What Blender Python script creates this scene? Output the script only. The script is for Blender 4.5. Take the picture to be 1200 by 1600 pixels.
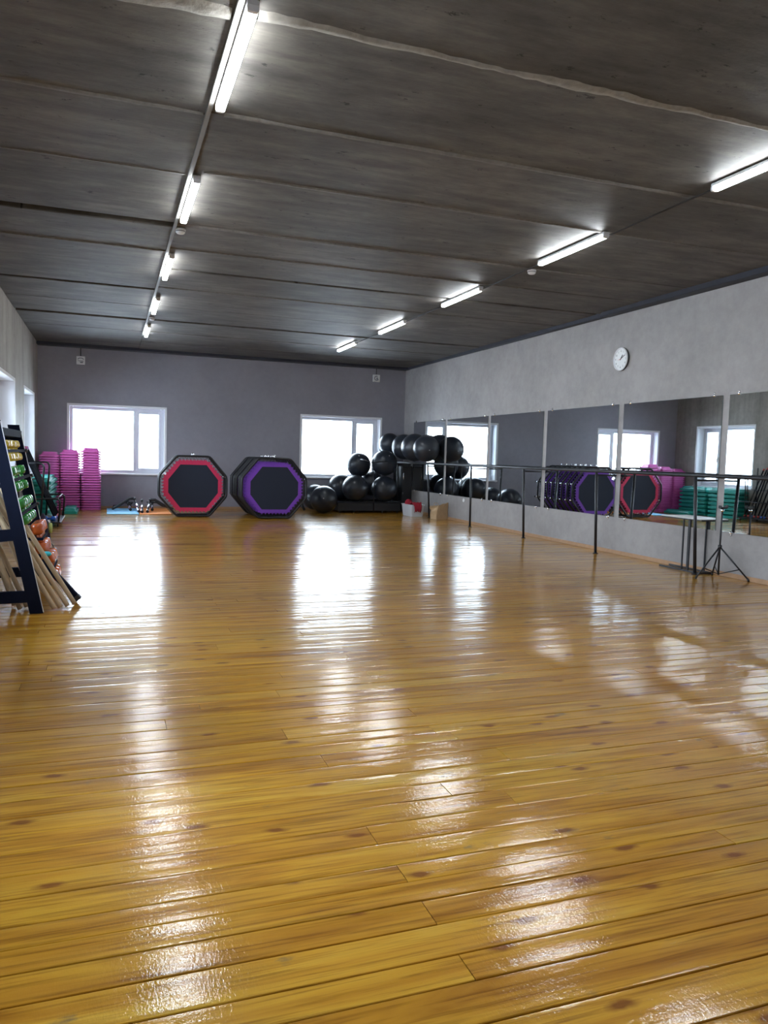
import bpy, math, random
from mathutils import Vector, Matrix

random.seed(7)
scene = bpy.context.scene
for o in list(bpy.data.objects):
    bpy.data.objects.remove(o)
COL = scene.collection
PI = math.pi

# ---------------------------------------------------------------- room (metres)
XL, XR = -1.431, 6.925        # inner faces of the side walls
YB, YF = 17.97, -3.0          # back wall, wall behind the camera
ZC = 3.5015                   # ceiling
CAM_H = 1.30

# ---------------------------------------------------------------- camera
cam_data = bpy.data.cameras.new('camera')
cam = bpy.data.objects.new('camera', cam_data)
COL.objects.link(cam)
cam_data.sensor_fit = 'HORIZONTAL'
cam_data.sensor_width = 36.0
cam_data.lens = 36.0           # 1200 px focal length on a 1200 px wide frame
cam_data.clip_start = 0.05
cam_data.clip_end = 500
rx = Vector((0.94139538, -0.33606047, 0.0289501))
ux = Vector((-0.0033215, 0.07658762, 0.99705732))
fx = Vector((0.33728877, 0.93872131, -0.07098301))
m = Matrix((rx, ux, -fx)).transposed().to_4x4()
m.translation = Vector((0, 0, CAM_H))
cam.matrix_world = m
scene.camera = cam

# ---------------------------------------------------------------- world: bright overcast sky
SKY = 6.8
TUBE = 25.0
world = bpy.data.worlds.new('overcast_sky')
scene.world = world
world.use_nodes = True
bg = world.node_tree.nodes['Background']
bg.inputs['Color'].default_value = (0.76, 0.86, 1.0, 1)
bg.inputs['Strength'].default_value = SKY

scene.view_settings.view_transform = 'Standard'
scene.view_settings.look = 'None'
scene.view_settings.exposure = 1.54
scene.view_settings.gamma = 1.0
scene.view_settings.use_curve_mapping = False
scene.cycles.use_denoising = True
scene.cycles.max_bounces = 10
scene.cycles.diffuse_bounces = 5
scene.cycles.glossy_bounces = 6
scene.cycles.transparent_max_bounces = 12
scene.cycles.caustics_reflective = True
scene.cycles.sample_clamp_indirect = 12.0

# window openings: back wall (x0,x1,z0,z1), side wall (y0,y1,z0,z1)
BACK_WIN = [(-0.82, 1.18, 0.77, 2.235), (4.31, 6.30, 0.77, 2.235)]
LEFT_WIN = [(15.13, 17.12, 0.77, 2.36), (11.73, 13.72, 0.77, 2.36), (8.33, 10.32, 0.77, 2.36),
            (4.93, 6.92, 0.77, 2.36), (1.53, 3.52, 0.77, 2.36)]

# sampling portals in the window openings (they guide the sky's own light, they emit nothing)
def portal(name, loc, rot, sx, sy):
    d = bpy.data.lights.new(name, 'AREA')
    d.shape = 'RECTANGLE'; d.size = sx; d.size_y = sy
    d.cycles.is_portal = True
    o = bpy.data.objects.new(name, d); COL.objects.link(o)
    o.location = loc; o.rotation_euler = rot
for i, (a, b, c, d) in enumerate(BACK_WIN):
    portal('window_portal', ((a+b)/2, YB+0.33, (c+d)/2), (-PI/2, 0, 0), b-a, d-c)
for i, (a, b, c, d) in enumerate(LEFT_WIN):
    portal('window_portal', (XL-0.33, (a+b)/2, (c+d)/2), (0, -PI/2, 0), d-c, b-a)

# ================================================================ helpers
class MB:
    """Collects faces; build() links them as one mesh object."""
    def __init__(s):
        s.v = []; s.f = []; s.sm = []
    def add(s, vs, fs, smooth=False, M=None):
        k = len(s.v)
        for p in vs:
            p = Vector(p)
            s.v.append(tuple(M @ p) if M is not None else tuple(p))
        for f in fs:
            s.f.append(tuple(i+k for i in f)); s.sm.append(smooth)
        return s
    def box(s, x0, x1, y0, y1, z0, z1, M=None):
        vs = [(x0,y0,z0),(x1,y0,z0),(x1,y1,z0),(x0,y1,z0),(x0,y0,z1),(x1,y0,z1),(x1,y1,z1),(x0,y1,z1)]
        fs = [(3,2,1,0),(4,5,6,7),(0,1,5,4),(1,2,6,5),(2,3,7,6),(3,0,4,7)]
        return s.add(vs, fs, False, M)
    def cbox(s, x0, x1, y0, y1, z0, z1, c, M=None):
        """box with chamfered edges"""
        vs = []; idx = {}
        for ix, (xa, dx) in enumerate(((x0,1),(x1,-1))):
            for iy, (ya, dy) in enumerate(((y0,1),(y1,-1))):
                for iz, (za, dz) in enumerate(((z0,1),(z1,-1))):
                    for ax in range(3):
                        p = [xa+dx*c, ya+dy*c, za+dz*c]
                        p[ax] = (xa, ya, za)[ax]
                        idx[(ix,iy,iz,ax)] = len(vs); vs.append(p)
        fs = []
        for ax in range(3):
            o = [a for a in range(3) if a != ax]
            for e in (0, 1):
                q = []
                for u, w in ((0,0),(1,0),(1,1),(0,1)):
                    k = [0,0,0]; k[ax] = e; k[o[0]] = u; k[o[1]] = w
                    q.append(idx[(*k, ax)])
                fs.append(tuple(q))
        for ax in range(3):
            o = [a for a in range(3) if a != ax]
            for u in (0, 1):
                for w in (0, 1):
                    k0 = [0,0,0]; k1 = [0,0,0]
                    k0[o[0]] = k1[o[0]] = u; k0[o[1]] = k1[o[1]] = w
                    k1[ax] = 1
                    fs.append((idx[(*k0,o[0])], idx[(*k1,o[0])], idx[(*k1,o[1])], idx[(*k0,o[1])]))
        for ix in (0,1):
            for iy in (0,1):
                for iz in (0,1):
                    fs.append((idx[(ix,iy,iz,0)], idx[(ix,iy,iz,1)], idx[(ix,iy,iz,2)]))
        return s.add(vs, fs, False, M)
    def tube(s, pts, r, n=8, closed=False, caps=True, smooth=True, r2=None, M=None):
        pts = [Vector(p) for p in pts]
        N = len(pts); rings = []; vs = []
        prev = None
        for i, p in enumerate(pts):
            if closed:
                t = (pts[(i+1) % N]-p).normalized() + (p-pts[i-1]).normalized()
            elif i == 0: t = pts[1]-p
            elif i == N-1: t = p-pts[i-1]
            else: t = (pts[i+1]-p).normalized() + (p-pts[i-1]).normalized()
            if t.length < 1e-9: t = pts[(i+1) % N]-p
            t.normalize()
            if prev is None:
                a = Vector((0,0,1)) if abs(t.z) < 0.9 else Vector((1,0,0))
                u = t.cross(a).normalized()
            else:
                u = prev - t*prev.dot(t)
                u = u.normalized() if u.length > 1e-6 else t.orthogonal().normalized()
            prev = u
            w = t.cross(u)
            rad = r if r2 is None else r + (r2-r)*i/(N-1)
            k = len(vs)
            for j in range(n):
                a = 2*PI*(j+0.5)/n
                vs.append(p + (u*math.cos(a)+w*math.sin(a))*rad)
            rings.append(k)
        fs = []
        for i in range(N if closed else N-1):
            a, b = rings[i], rings[(i+1) % N]
            for j in range(n):
                fs.append((a+j, a+(j+1) % n, b+(j+1) % n, b+j))
        s.add(vs, fs, smooth, M)
        if caps and not closed:
            k = len(s.v)-len(vs)
            s.f.append(tuple(k+j for j in reversed(range(n)))); s.sm.append(False)
            s.f.append(tuple(k+rings[-1]+j for j in range(n))); s.sm.append(False)
        return s
    def lathe(s, prof, n=24, M=None, smooth=True):
        """revolve (r,z) profile about z; r==0 ends are closed to a point"""
        vs = []; rows = []
        for r, z in prof:
            if r <= 1e-7:
                rows.append([len(vs)]); vs.append((0,0,z))
            else:
                rows.append(list(range(len(vs), len(vs)+n)))
                for j in range(n):
                    a = 2*PI*j/n; vs.append((r*math.cos(a), r*math.sin(a), z))
        fs = []
        for a, b in zip(rows, rows[1:]):
            for j in range(n):
                k = (j+1) % n
                if len(a) == 1 and len(b) == 1: continue
                if len(a) == 1: fs.append((a[0], b[k], b[j]))
                elif len(b) == 1: fs.append((a[j], a[k], b[0]))
                else: fs.append((a[j], a[k], b[k], b[j]))
        return s.add(vs, fs, smooth, M)
    def prism(s, poly, h0, h1, M=None, smooth=False):
        n = len(poly)
        vs = [(x,y,h0) for x,y in poly]+[(x,y,h1) for x,y in poly]
        fs = [tuple(reversed(range(n))), tuple(range(n,2*n))]
        fs += [(i,(i+1)%n,n+(i+1)%n,n+i) for i in range(n)]
        return s.add(vs, fs, smooth, M)
    def ring(s, outer, inner, h0, h1, M=None):
        n = len(outer)
        vs = [(x,y,h) for h in (h0,h1) for P in (outer,inner) for x,y in P]
        fs = []
        for i in range(n):
            j = (i+1) % n
            fs += [(i,j,n+j,n+i)[::-1], (2*n+i,2*n+j,3*n+j,3*n+i), (i,j,2*n+j,2*n+i), (n+i,n+j,3*n+j,3*n+i)[::-1]]
        return s.add(vs, fs, False, M)
    def loft(s, rings, cap0=True, cap1=True, smooth=False, M=None):
        n = len(rings[0]); vs = [p for r in rings for p in r]; fs = []
        for k in range(len(rings)-1):
            for i in range(n):
                j = (i+1) % n
                fs.append((k*n+i, k*n+j, (k+1)*n+j, (k+1)*n+i))
        if cap0: fs.append(tuple(reversed(range(n))))
        if cap1: fs.append(tuple((len(rings)-1)*n+i for i in range(n)))
        return s.add(vs, fs, smooth, M)
    def mesh(s, name):
        me = bpy.data.meshes.new(name)
        me.from_pydata(s.v, [], s.f)
        me.polygons.foreach_set('use_smooth', s.sm)
        me.update()
        return me
    def build(s, name, mat, parent=None, loc=None):
        me = s.mesh(name)
        if mat: me.materials.append(mat)
        o = bpy.data.objects.new(name, me); COL.objects.link(o)
        if parent is not None: o.parent = parent
        if loc: o.location = loc
        return o

def tag(o, label=None, cat=None, group=None, kind=None):
    if label: o['label'] = label
    if cat: o['category'] = cat
    if group: o['group'] = group
    if kind: o['kind'] = kind
    return o
def thing(name, label, cat, loc=(0,0,0), rot=(0,0,0), group=None):
    o = bpy.data.objects.new(name, None); COL.objects.link(o)
    o.empty_display_size = 0.1
    o.location = loc; o.rotation_euler = rot
    return tag(o, label, cat, group)
def copy_tree(o, parent=None):
    c = o.copy(); COL.objects.link(c)
    if parent is not None: c.parent = parent
    for ch in [x for x in bpy.data.objects if x.parent == o and x != c]:
        copy_tree(ch, c)
    return c
ORD = ['first','second','third','fourth','fifth','sixth','seventh','eighth','ninth','tenth','eleventh','twelfth',
       'thirteenth','fourteenth','fifteenth','sixteenth','seventeenth','eighteenth','nineteenth','twentieth',
       'twenty-first','twenty-second','twenty-third','twenty-fourth','twenty-fifth','twenty-sixth','twenty-seventh']
def align(p, d):
    """matrix that moves local +z onto direction d at point p"""
    M = Vector(d).to_track_quat('Z', 'Y').to_matrix().to_4x4()
    M.translation = Vector(p)
    return M
def ball_mesh(r, n=32, m_=16):
    b = MB()
    b.lathe([(r*math.sin(PI*i/m_) if 0 < i < m_ else 0, -r*math.cos(PI*i/m_)) for i in range(m_+1)], n)
    return b

# ================================================================ materials
def new_mat(name):
    mt = bpy.data.materials.new(name); mt.use_nodes = True
    nt = mt.node_tree
    return mt, nt, nt.nodes['Principled BSDF']
def N(nt, t, **kw):
    n = nt.nodes.new(t)
    for k, v in kw.items(): setattr(n, k, v)
    return n
def simple(name, col, rough=0.5, metal=0.0, bump=0.0, bscale=60.0, var=0.0, spec=0.5, coat=0.0):
    mt, nt, b = new_mat(name)
    b.inputs['Base Color'].default_value = (*col, 1)
    b.inputs['Roughness'].default_value = rough
    b.inputs['Metallic'].default_value = metal
    b.inputs['Specular IOR Level'].default_value = spec
    b.inputs['Coat Weight'].default_value = coat
    tc = N(nt, 'ShaderNodeTexCoord')
    nz = N(nt, 'ShaderNodeTexNoise'); nz.inputs['Scale'].default_value = bscale; nz.inputs['Detail'].default_value = 3
    nt.links.new(tc.outputs['Object'], nz.inputs['Vector'])
    if var > 0:
        r = N(nt, 'ShaderNodeMapRange')
        r.inputs['To Min'].default_value = 1-var; r.inputs['To Max'].default_value = 1+var
        nt.links.new(nz.outputs['Fac'], r.inputs['Value'])
        mx = N(nt, 'ShaderNodeMix', data_type='RGBA', blend_type='MULTIPLY')
        mx.inputs['Factor'].default_value = 1
        mx.inputs[6].default_value = (*col, 1)
        nt.links.new(r.outputs['Result'], mx.inputs[7])
        nt.links.new(mx.outputs[2], b.inputs['Base Color'])
    if bump > 0:
        bp = N(nt, 'ShaderNodeBump'); bp.inputs['Strength'].default_value = bump; bp.inputs['Distance'].default_value = 0.01
        nt.links.new(nz.outputs['Fac'], bp.inputs['Height'])
        nt.links.new(bp.outputs['Normal'], b.inputs['Normal'])
    return mt
def ramp(nt, stops):
    r = N(nt, 'ShaderNodeValToRGB')
    e = r.color_ramp.elements
    while len(e) < len(stops): e.new(0.5)
    for el, (p, c) in zip(e, stops):
        el.position = p; el.color = (*c, 1) if len(c) == 3 else c
    return r
def mapping(nt, scale, coord='Position'):
    if coord == 'Position':
        g = N(nt, 'ShaderNodeNewGeometry'); src = g.outputs['Position']
    else:
        g = N(nt, 'ShaderNodeTexCoord'); src = g.outputs[coord]
    mp = N(nt, 'ShaderNodeMapping'); mp.inputs['Scale'].default_value = scale
    nt.links.new(src, mp.inputs['Vector'])
    return mp
def noise(nt, vec, scale, detail=4, rough=0.55, dist=0.0):
    n = N(nt, 'ShaderNodeTexNoise')
    n.inputs['Scale'].default_value = scale; n.inputs['Detail'].default_value = detail
    n.inputs['Roughness'].default_value = rough; n.inputs['Distortion'].default_value = dist
    nt.links.new(vec, n.inputs['Vector'])
    return n
def mixc(nt, fac, a, b, mode='MIX'):
    mx = N(nt, 'ShaderNodeMix', data_type='RGBA', blend_type=mode)
    for sock, val in ((0, fac), (6, a), (7, b)):
        if isinstance(val, (int, float)): mx.inputs[sock].default_value = val
        elif isinstance(val, tuple): mx.inputs[sock].default_value = (*val, 1)
        else: nt.links.new(val, mx.inputs[sock])
    return mx.outputs[2]
def mth(nt, op, a, b=None, clamp=False):
    n = N(nt, 'ShaderNodeMath', operation=op); n.use_clamp = clamp
    for i, v in enumerate((a, b)):
        if v is None: continue
        if isinstance(v, (int, float)): n.inputs[i].default_value = v
        else: nt.links.new(v, n.inputs[i])
    return n.outputs[0]
def bump(nt, b, h, strength, dist, normal_in=None):
    bp = N(nt, 'ShaderNodeBump'); bp.inputs['Strength'].default_value = strength; bp.inputs['Distance'].default_value = dist
    nt.links.new(h, bp.inputs['Height'])
    if normal_in is not None: nt.links.new(normal_in, bp.inputs['Normal'])
    nt.links.new(bp.outputs['Normal'], b.inputs['Normal'])
    return bp.outputs['Normal']

def floor_material():
    mt, nt, b = new_mat('varnished_pine')
    at = N(nt, 'ShaderNodeAttribute', attribute_name='rnd')
    g = N(nt, 'ShaderNodeNewGeometry')
    cx = N(nt, 'ShaderNodeCombineXYZ')
    nt.links.new(mth(nt, 'MULTIPLY', at.outputs['Fac'], 37.0), cx.inputs['X'])
    nt.links.new(mth(nt, 'MULTIPLY', at.outputs['Fac'], 91.0), cx.inputs['Z'])
    vm = N(nt, 'ShaderNodeVectorMath', operation='ADD')
    nt.links.new(g.outputs['Position'], vm.inputs[0]); nt.links.new(cx.outputs[0], vm.inputs[1])
    P = vm.outputs[0]
    def mp(sx, sy, sz):
        q = N(nt, 'ShaderNodeMapping'); q.inputs['Scale'].default_value = (sx, sy, sz)
        nt.links.new(P, q.inputs['Vector']); return q.outputs[0]
    broad = noise(nt, mp(1.0, 9.0, 1.0), 1.0, 4, 0.6, 0.8)
    grain = noise(nt, mp(2.5, 75.0, 2.5), 1.0, 4, 0.6, 0.3)
    patch = noise(nt, g.outputs['Position'], 0.8, 3, 0.5)
    base = ramp(nt, [(0.32, (0.320, 0.124, 0.012)), (0.46, (0.495, 0.226, 0.021)), (0.58, (0.605, 0.310, 0.032)), (0.72, (0.700, 0.412, 0.060))])
    fac = mth(nt, 'ADD', mth(nt, 'ADD', 0.06, mth(nt, 'MULTIPLY', broad.outputs['Fac'], 0.78)), mth(nt, 'MULTIPLY', at.outputs['Fac'], 0.12))
    nt.links.new(fac, base.inputs['Fac'])
    gr = ramp(nt, [(0.32, (0.42, 0.34, 0.27)), (0.52, (1, 1, 1))])
    nt.links.new(grain.outputs['Fac'], gr.inputs['Fac'])
    col = mixc(nt, 0.75, base.outputs[0], gr.outputs[0], 'MULTIPLY')
    # olive ageing in broad areas
    pr = ramp(nt, [(0.42, (1, 1, 1)), (0.62, (0.84, 0.87, 0.74))])
    nt.links.new(patch.outputs['Fac'], pr.inputs['Fac'])
    col = mixc(nt, 0.9, col, pr.outputs[0], 'MULTIPLY')
    # red-brown knots
    vo = N(nt, 'ShaderNodeTexVoronoi'); vo.voronoi_dimensions = '2D'; vo.inputs['Scale'].default_value = 1.0; vo.inputs['Randomness'].default_value = 1.0
    warp = noise(nt, P, 14.0, 2)
    wv = N(nt, 'ShaderNodeVectorMath', operation='MULTIPLY_ADD')
    nt.links.new(warp.outputs['Color'], wv.inputs[0]); wv.inputs[1].default_value = (0.10, 0.16, 0); nt.links.new(mp(2.1, 5.2, 0.0), wv.inputs[2])
    nt.links.new(wv.outputs[0], vo.inputs['Vector'])
    kn = ramp(nt, [(0.05, (1, 1, 1)), (0.075, (0.60, 0.60, 0.60)), (0.12, (0, 0, 0))])
    nt.links.new(vo.outputs['Distance'], kn.inputs['Fac'])
    rs = N(nt, 'ShaderNodeSeparateColor'); nt.links.new(vo.outputs['Color'], rs.inputs[0])
    keep = mth(nt, 'GREATER_THAN', rs.outputs[0], 0.55)
    kf = mth(nt, 'MULTIPLY', mth(nt, 'MULTIPLY', kn.outputs[0], keep), 0.80)
    col = mixc(nt, kf, col, (0.150, 0.034, 0.008))
    # grey worn scuffs
    sc = noise(nt, mp(3.0, 7.0, 1.0), 1.3, 5, 0.65)
    sr = ramp(nt, [(0.66, (0, 0, 0)), (0.74, (1, 1, 1))])
    nt.links.new(sc.outputs['Fac'], sr.inputs['Fac'])
    col = mixc(nt, mth(nt, 'MULTIPLY', sr.outputs[0], 0.6), col, (0.13, 0.105, 0.075))
    nt.links.new(col, b.inputs['Base Color'])
    b.inputs['Roughness'].default_value = 0.30
    b.inputs['Specular IOR Level'].default_value = 0.08
    b.inputs['Coat Weight'].default_value = 0.9
    b.inputs['Coat Roughness'].default_value = 0.06
    b.inputs['Coat IOR'].default_value = 1.5
    # brushed varnish: long low waves plus fine cross ripple
    w1 = noise(nt, mp(1.2, 26.0, 1.0), 1.0, 2, 0.5)
    w2 = noise(nt, mp(130.0, 60.0, 1.0), 1.0, 3, 0.6)
    w3 = noise(nt, mp(9.0, 14.0, 1.0), 1.0, 2, 0.5)
    h = mth(nt, 'ADD', mth(nt, 'MULTIPLY', w1.outputs['Fac'], 0.55), mth(nt, 'ADD', mth(nt, 'MULTIPLY', w2.outputs['Fac'], 0.29), mth(nt, 'MULTIPLY', w3.outputs['Fac'], 0.55)))
    bp = N(nt, 'ShaderNodeBump'); bp.inputs['Strength'].default_value = 1.0; bp.inputs['Distance'].default_value = 0.0016
    nt.links.new(h, bp.inputs['Height'])
    nt.links.new(bp.outputs['Normal'], b.inputs['Normal'])
    nt.links.new(bp.outputs['Normal'], b.inputs['Coat Normal'])
    return mt

def plaster(name, dark, light, streak=False):
    mt, nt, b = new_mat(name)
    m1 = mapping(nt, (1, 1, 1))
    a = noise(nt, m1.outputs[0], 1.3, 6, 0.6)
    c = noise(nt, m1.outputs[0], 9.0, 5, 0.65)
    f = mth(nt, 'ADD', mth(nt, 'MULTIPLY', a.outputs['Fac'], 0.65), mth(nt, 'MULTIPLY', c.outputs['Fac'], 0.35))
    if streak:
        m2 = mapping(nt, (2.2, 2.2, 0.10))
        s_ = noise(nt, m2.outputs[0], 1.6, 4, 0.6)
        f = mth(nt, 'ADD', mth(nt, 'MULTIPLY', f, 0.55), mth(nt, 'MULTIPLY', s_.outputs['Fac'], 0.45))
    r = ramp(nt, [(0.36, dark), (0.62, light)])
    nt.links.new(f, r.inputs['Fac'])
    nt.links.new(r.outputs[0], b.inputs['Base Color'])
    b.inputs['Roughness'].default_value = 0.62
    b.inputs['Specular IOR Level'].default_value = 0.3
    bump(nt, b, c.outputs['Fac'], 0.25, 0.006)
    return mt

def ceiling_material():
    mt, nt, b = new_mat('dark_painted_concrete')
    m1 = mapping(nt, (0.8, 1.6, 1)); m2 = mapping(nt, (1, 1, 1)); m3 = mapping(nt, (0.9, 6, 1))
    a = noise(nt, m1.outputs[0], 2.0, 8, 0.68)
    c = noise(nt, m2.outputs[0], 0.55, 3, 0.5)
    s_ = noise(nt, m3.outputs[0], 1.5, 4, 0.65)
    f = mth(nt, 'ADD', mth(nt, 'MULTIPLY', a.outputs['Fac'], 0.45), mth(nt, 'ADD', mth(nt, 'MULTIPLY', c.outputs['Fac'], 0.25), mth(nt, 'MULTIPLY', s_.outputs['Fac'], 0.30)))
    r = ramp(nt, [(0.36, (0.044, 0.041, 0.038)), (0.50, (0.090, 0.083, 0.075)), (0.64, (0.163, 0.149, 0.131))])
    nt.links.new(f, r.inputs['Fac'])
    # small dark pits
    m4 = mapping(nt, (5, 9, 1))
    pz = noise(nt, m4.outputs[0], 1.6, 5, 0.7)
    pr = ramp(nt, [(0.32, (0.30, 0.30, 0.32)), (0.36, (1, 1, 1))])
    nt.links.new(pz.outputs['Fac'], pr.inputs['Fac'])
    col = mixc(nt, 1.0, r.outputs[0], pr.outputs[0], 'MULTIPLY')
    nt.links.new(col, b.inputs['Base Color'])
    b.inputs['Roughness'].default_value = 0.6
    b.inputs['Specular IOR Level'].default_value = 0.22
    bump(nt, b, a.outputs['Fac'], 0.35, 0.02)
    return mt

def glass_material():
    mt = bpy.data.materials.new('window_glass'); mt.use_nodes = True
    nt = mt.node_tree; nt.nodes.clear()
    out = N(nt, 'ShaderNodeOutputMaterial'); mx = N(nt, 'ShaderNodeMixShader')
    tr = N(nt, 'ShaderNodeBsdfTransparent'); gl = N(nt, 'ShaderNodeBsdfGlossy'); fr = N(nt, 'ShaderNodeFresnel')
    tr.inputs['Color'].default_value = (0.93, 0.96, 0.96, 1)
    gl.inputs['Roughness'].default_value = 0.02
    fr.inputs['IOR'].default_value = 1.35
    nt.links.new(fr.outputs[0], mx.inputs[0]); nt.links.new(tr.outputs[0], mx.inputs[1]); nt.links.new(gl.outputs[0], mx.inputs[2])
    nt.links.new(mx.outputs[0], out.inputs['Surface'])
    return mt
def mirror_material():
    mt, nt, b = new_mat('mirror_silver')
    b.inputs['Base Color'].default_value = (0.70, 0.745, 0.77, 1)
    b.inputs['Metallic'].default_value = 1.0
    m1 = mapping(nt, (1, 2.2, 0.5))
    a = noise(nt, m1.outputs[0], 3.0, 5, 0.65)
    r = ramp(nt, [(0.50, (0.004, 0.004, 0.004)), (0.80, (0.05, 0.05, 0.05))])
    nt.links.new(a.outputs['Fac'], r.inputs['Fac'])
    nt.links.new(r.outputs[0], b.inputs['Roughness'])
    return mt
def emit_material(name, col, strength):
    mt, nt, b = new_mat(name)
    b.inputs['Base Color'].default_value = (0.9, 0.9, 0.9, 1)
    b.inputs['Emission Color'].default_value = (*col, 1)
    b.inputs['Emission Strength'].default_value = strength
    return mt

M = {}
M['floor'] = floor_material()
M['subfloor'] = simple('dark_subfloor', (0.012, 0.010, 0.008), 0.9)
M['ceiling'] = ceiling_material()
M['trim_paint'] = simple('dark_navy_trim_paint', (0.022, 0.025, 0.038), 0.65, var=0.2, bscale=6)
M['gap'] = simple('dark_joint', (0.012, 0.012, 0.016), 0.9)
M['mortar_grey'] = simple('painted_joint_mortar', (0.135, 0.125, 0.112), 0.75, bump=0.8, bscale=25, var=0.4)
M['mortar'] = simple('joint_mortar', (0.230, 0.212, 0.185), 0.75, bump=0.8, bscale=25, var=0.35)
M['wall'] = plaster('grey_decorative_plaster', (0.275, 0.259, 0.258), (0.362, 0.341, 0.337))
M['wall_back'] = plaster('slate_grey_wall_paint', (0.262, 0.252, 0.292), (0.304, 0.293, 0.335))
M['wall_left'] = plaster('streaked_grey_plaster', (0.180, 0.166, 0.150), (0.370, 0.347, 0.315), True)
M['skirting'] = simple('skirting_wood', (0.40, 0.235, 0.13), 0.5, var=0.2, bscale=12)
M['white'] = simple('white_plastic', (0.78, 0.78, 0.80), 0.35)
M['upvc'] = simple('window_frame_plastic', (0.72, 0.73, 0.79), 0.35)
M['reveal'] = simple('reveal_paint', (0.74, 0.75, 0.80), 0.6)
M['glass'] = glass_material()
M['mirror'] = mirror_material()
M['mirror_edge'] = simple('mirror_edge_glass', (0.20, 0.26, 0.27), 0.2)
M['chrome'] = simple('chrome', (0.82, 0.82, 0.84), 0.12, 1.0)
M['black_metal'] = simple('black_powder_coat', (0.013, 0.014, 0.019), 0.38, bump=0.05, bscale=200)
M['black_plastic'] = simple('black_plastic', (0.016, 0.017, 0.021), 0.45)
M['navy_board'] = simple('dark_painted_rack_steel', (0.009, 0.012, 0.026), 0.7, var=0.15, bscale=15, spec=0.03)
M['bar_rubber'] = simple('matt_black_rubber', (0.008, 0.010, 0.016), 0.75, spec=0.08)
M['tube'] = emit_material('lit_tube_diffuser', (0.90, 0.96, 1.0), TUBE)
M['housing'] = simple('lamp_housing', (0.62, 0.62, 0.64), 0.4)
M['channel'] = simple('cable_channel_paint', (0.155, 0.145, 0.130), 0.5)
M['cable'] = simple('black_cable', (0.012, 0.012, 0.014), 0.5)
M['ball'] = simple('black_ball_vinyl', (0.020, 0.025, 0.036), 0.33, bump=0.04, bscale=90)
M['plug'] = simple('ball_plug', (0.45, 0.45, 0.46), 0.4)
M['pink'] = simple('pink_step_plastic', (0.640, 0.125, 0.430), 0.42, var=0.06, bscale=8)
M['pink_top'] = simple('pink_step_tread', (0.660, 0.150, 0.450), 0.6, bump=0.6, bscale=180)
M['teal'] = simple('teal_step_plastic', (0.020, 0.330, 0.280), 0.38, var=0.06, bscale=8)
M['teal_top'] = simple('teal_step_tread', (0.045, 0.370, 0.330), 0.55, bump=0.6, bscale=180)
M['mat_navy'] = simple('jumping_mat_fabric', (0.012, 0.019, 0.042), 0.75, bump=0.3, bscale=300)
M['red_band'] = simple('crimson_band_fabric', (0.640, 0.025, 0.110), 0.6, var=0.08, bscale=30)
M['purple_band'] = simple('purple_band_fabric', (0.185, 0.050, 0.470), 0.6, var=0.08, bscale=30)
M['yellow_db'] = simple('yellow_vinyl', (0.60, 0.44, 0.035), 0.22, coat=0.5)
M['green_db'] = simple('green_vinyl', (0.025, 0.235, 0.035), 0.20, coat=0.5)
M['orange_db'] = simple('orange_vinyl', (0.56, 0.105, 0.022), 0.20, coat=0.5)
M['blue_db'] = simple('blue_vinyl', (0.015, 0.120, 0.560), 0.25, coat=0.5)
M['cyan'] = simple('turquoise_cloth', (0.05, 0.52, 0.58), 0.8)
M['stick'] = simple('pale_wood_stick', (0.56, 0.43, 0.28), 0.5, var=0.12, bscale=9)
M['red_cap'] = simple('red_rubber_cap', (0.55, 0.05, 0.05), 0.5)
M['blue_cap'] = simple('blue_rubber_cap', (0.03, 0.11, 0.52), 0.5)
M['foam'] = simple('white_foam', (0.62, 0.60, 0.62), 0.8, bump=0.2, bscale=120)
M['blue_mat'] = simple('light_blue_foam', (0.22, 0.52, 0.78), 0.8)
M['orange_mat'] = simple('orange_foam', (0.80, 0.27, 0.055), 0.8)
M['bin'] = simple('frosted_plastic', (0.66, 0.68, 0.74), 0.4)
M['red_cloth'] = simple('red_cloth', (0.33, 0.012, 0.028), 0.85, bump=0.4, bscale=40)
M['paper'] = simple('brown_paper', (0.52, 0.36, 0.21), 0.8, var=0.15, bscale=14)
M['clock_face'] = simple('clock_face_paper', (0.80, 0.82, 0.83), 0.5)
M['clock_rim'] = simple('clock_rim_plastic', (0.70, 0.71, 0.74), 0.3)
M['clock_ink'] = simple('clock_ink', (0.05, 0.05, 0.06), 0.6)
M['grey_symbol'] = simple('grey_symbol_print', (0.20, 0.20, 0.25), 0.6)
M['table_top'] = simple('pale_laminate', (0.62, 0.62, 0.60), 0.35)
M['snow'] = simple('pale_ground', (0.75, 0.76, 0.78), 0.9, var=0.08, bscale=0.2)
M['band_print'] = simple('patterned_band_cloth', (0.035, 0.025, 0.060), 0.8, var=0.9, bscale=45)
M['band_lime'] = simple('lime_band_rubber', (0.40, 0.46, 0.14), 0.6)

# ================================================================ the setting
# ---- floor: sub-floor and every plank
fl = MB().box(XL-0.05, XR+0.05, YF, YB+0.05, -0.10, -0.022).build('floor', M['subfloor'])
tag(fl, 'glossy varnished yellow pine plank floor', None, None, 'structure')

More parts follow.
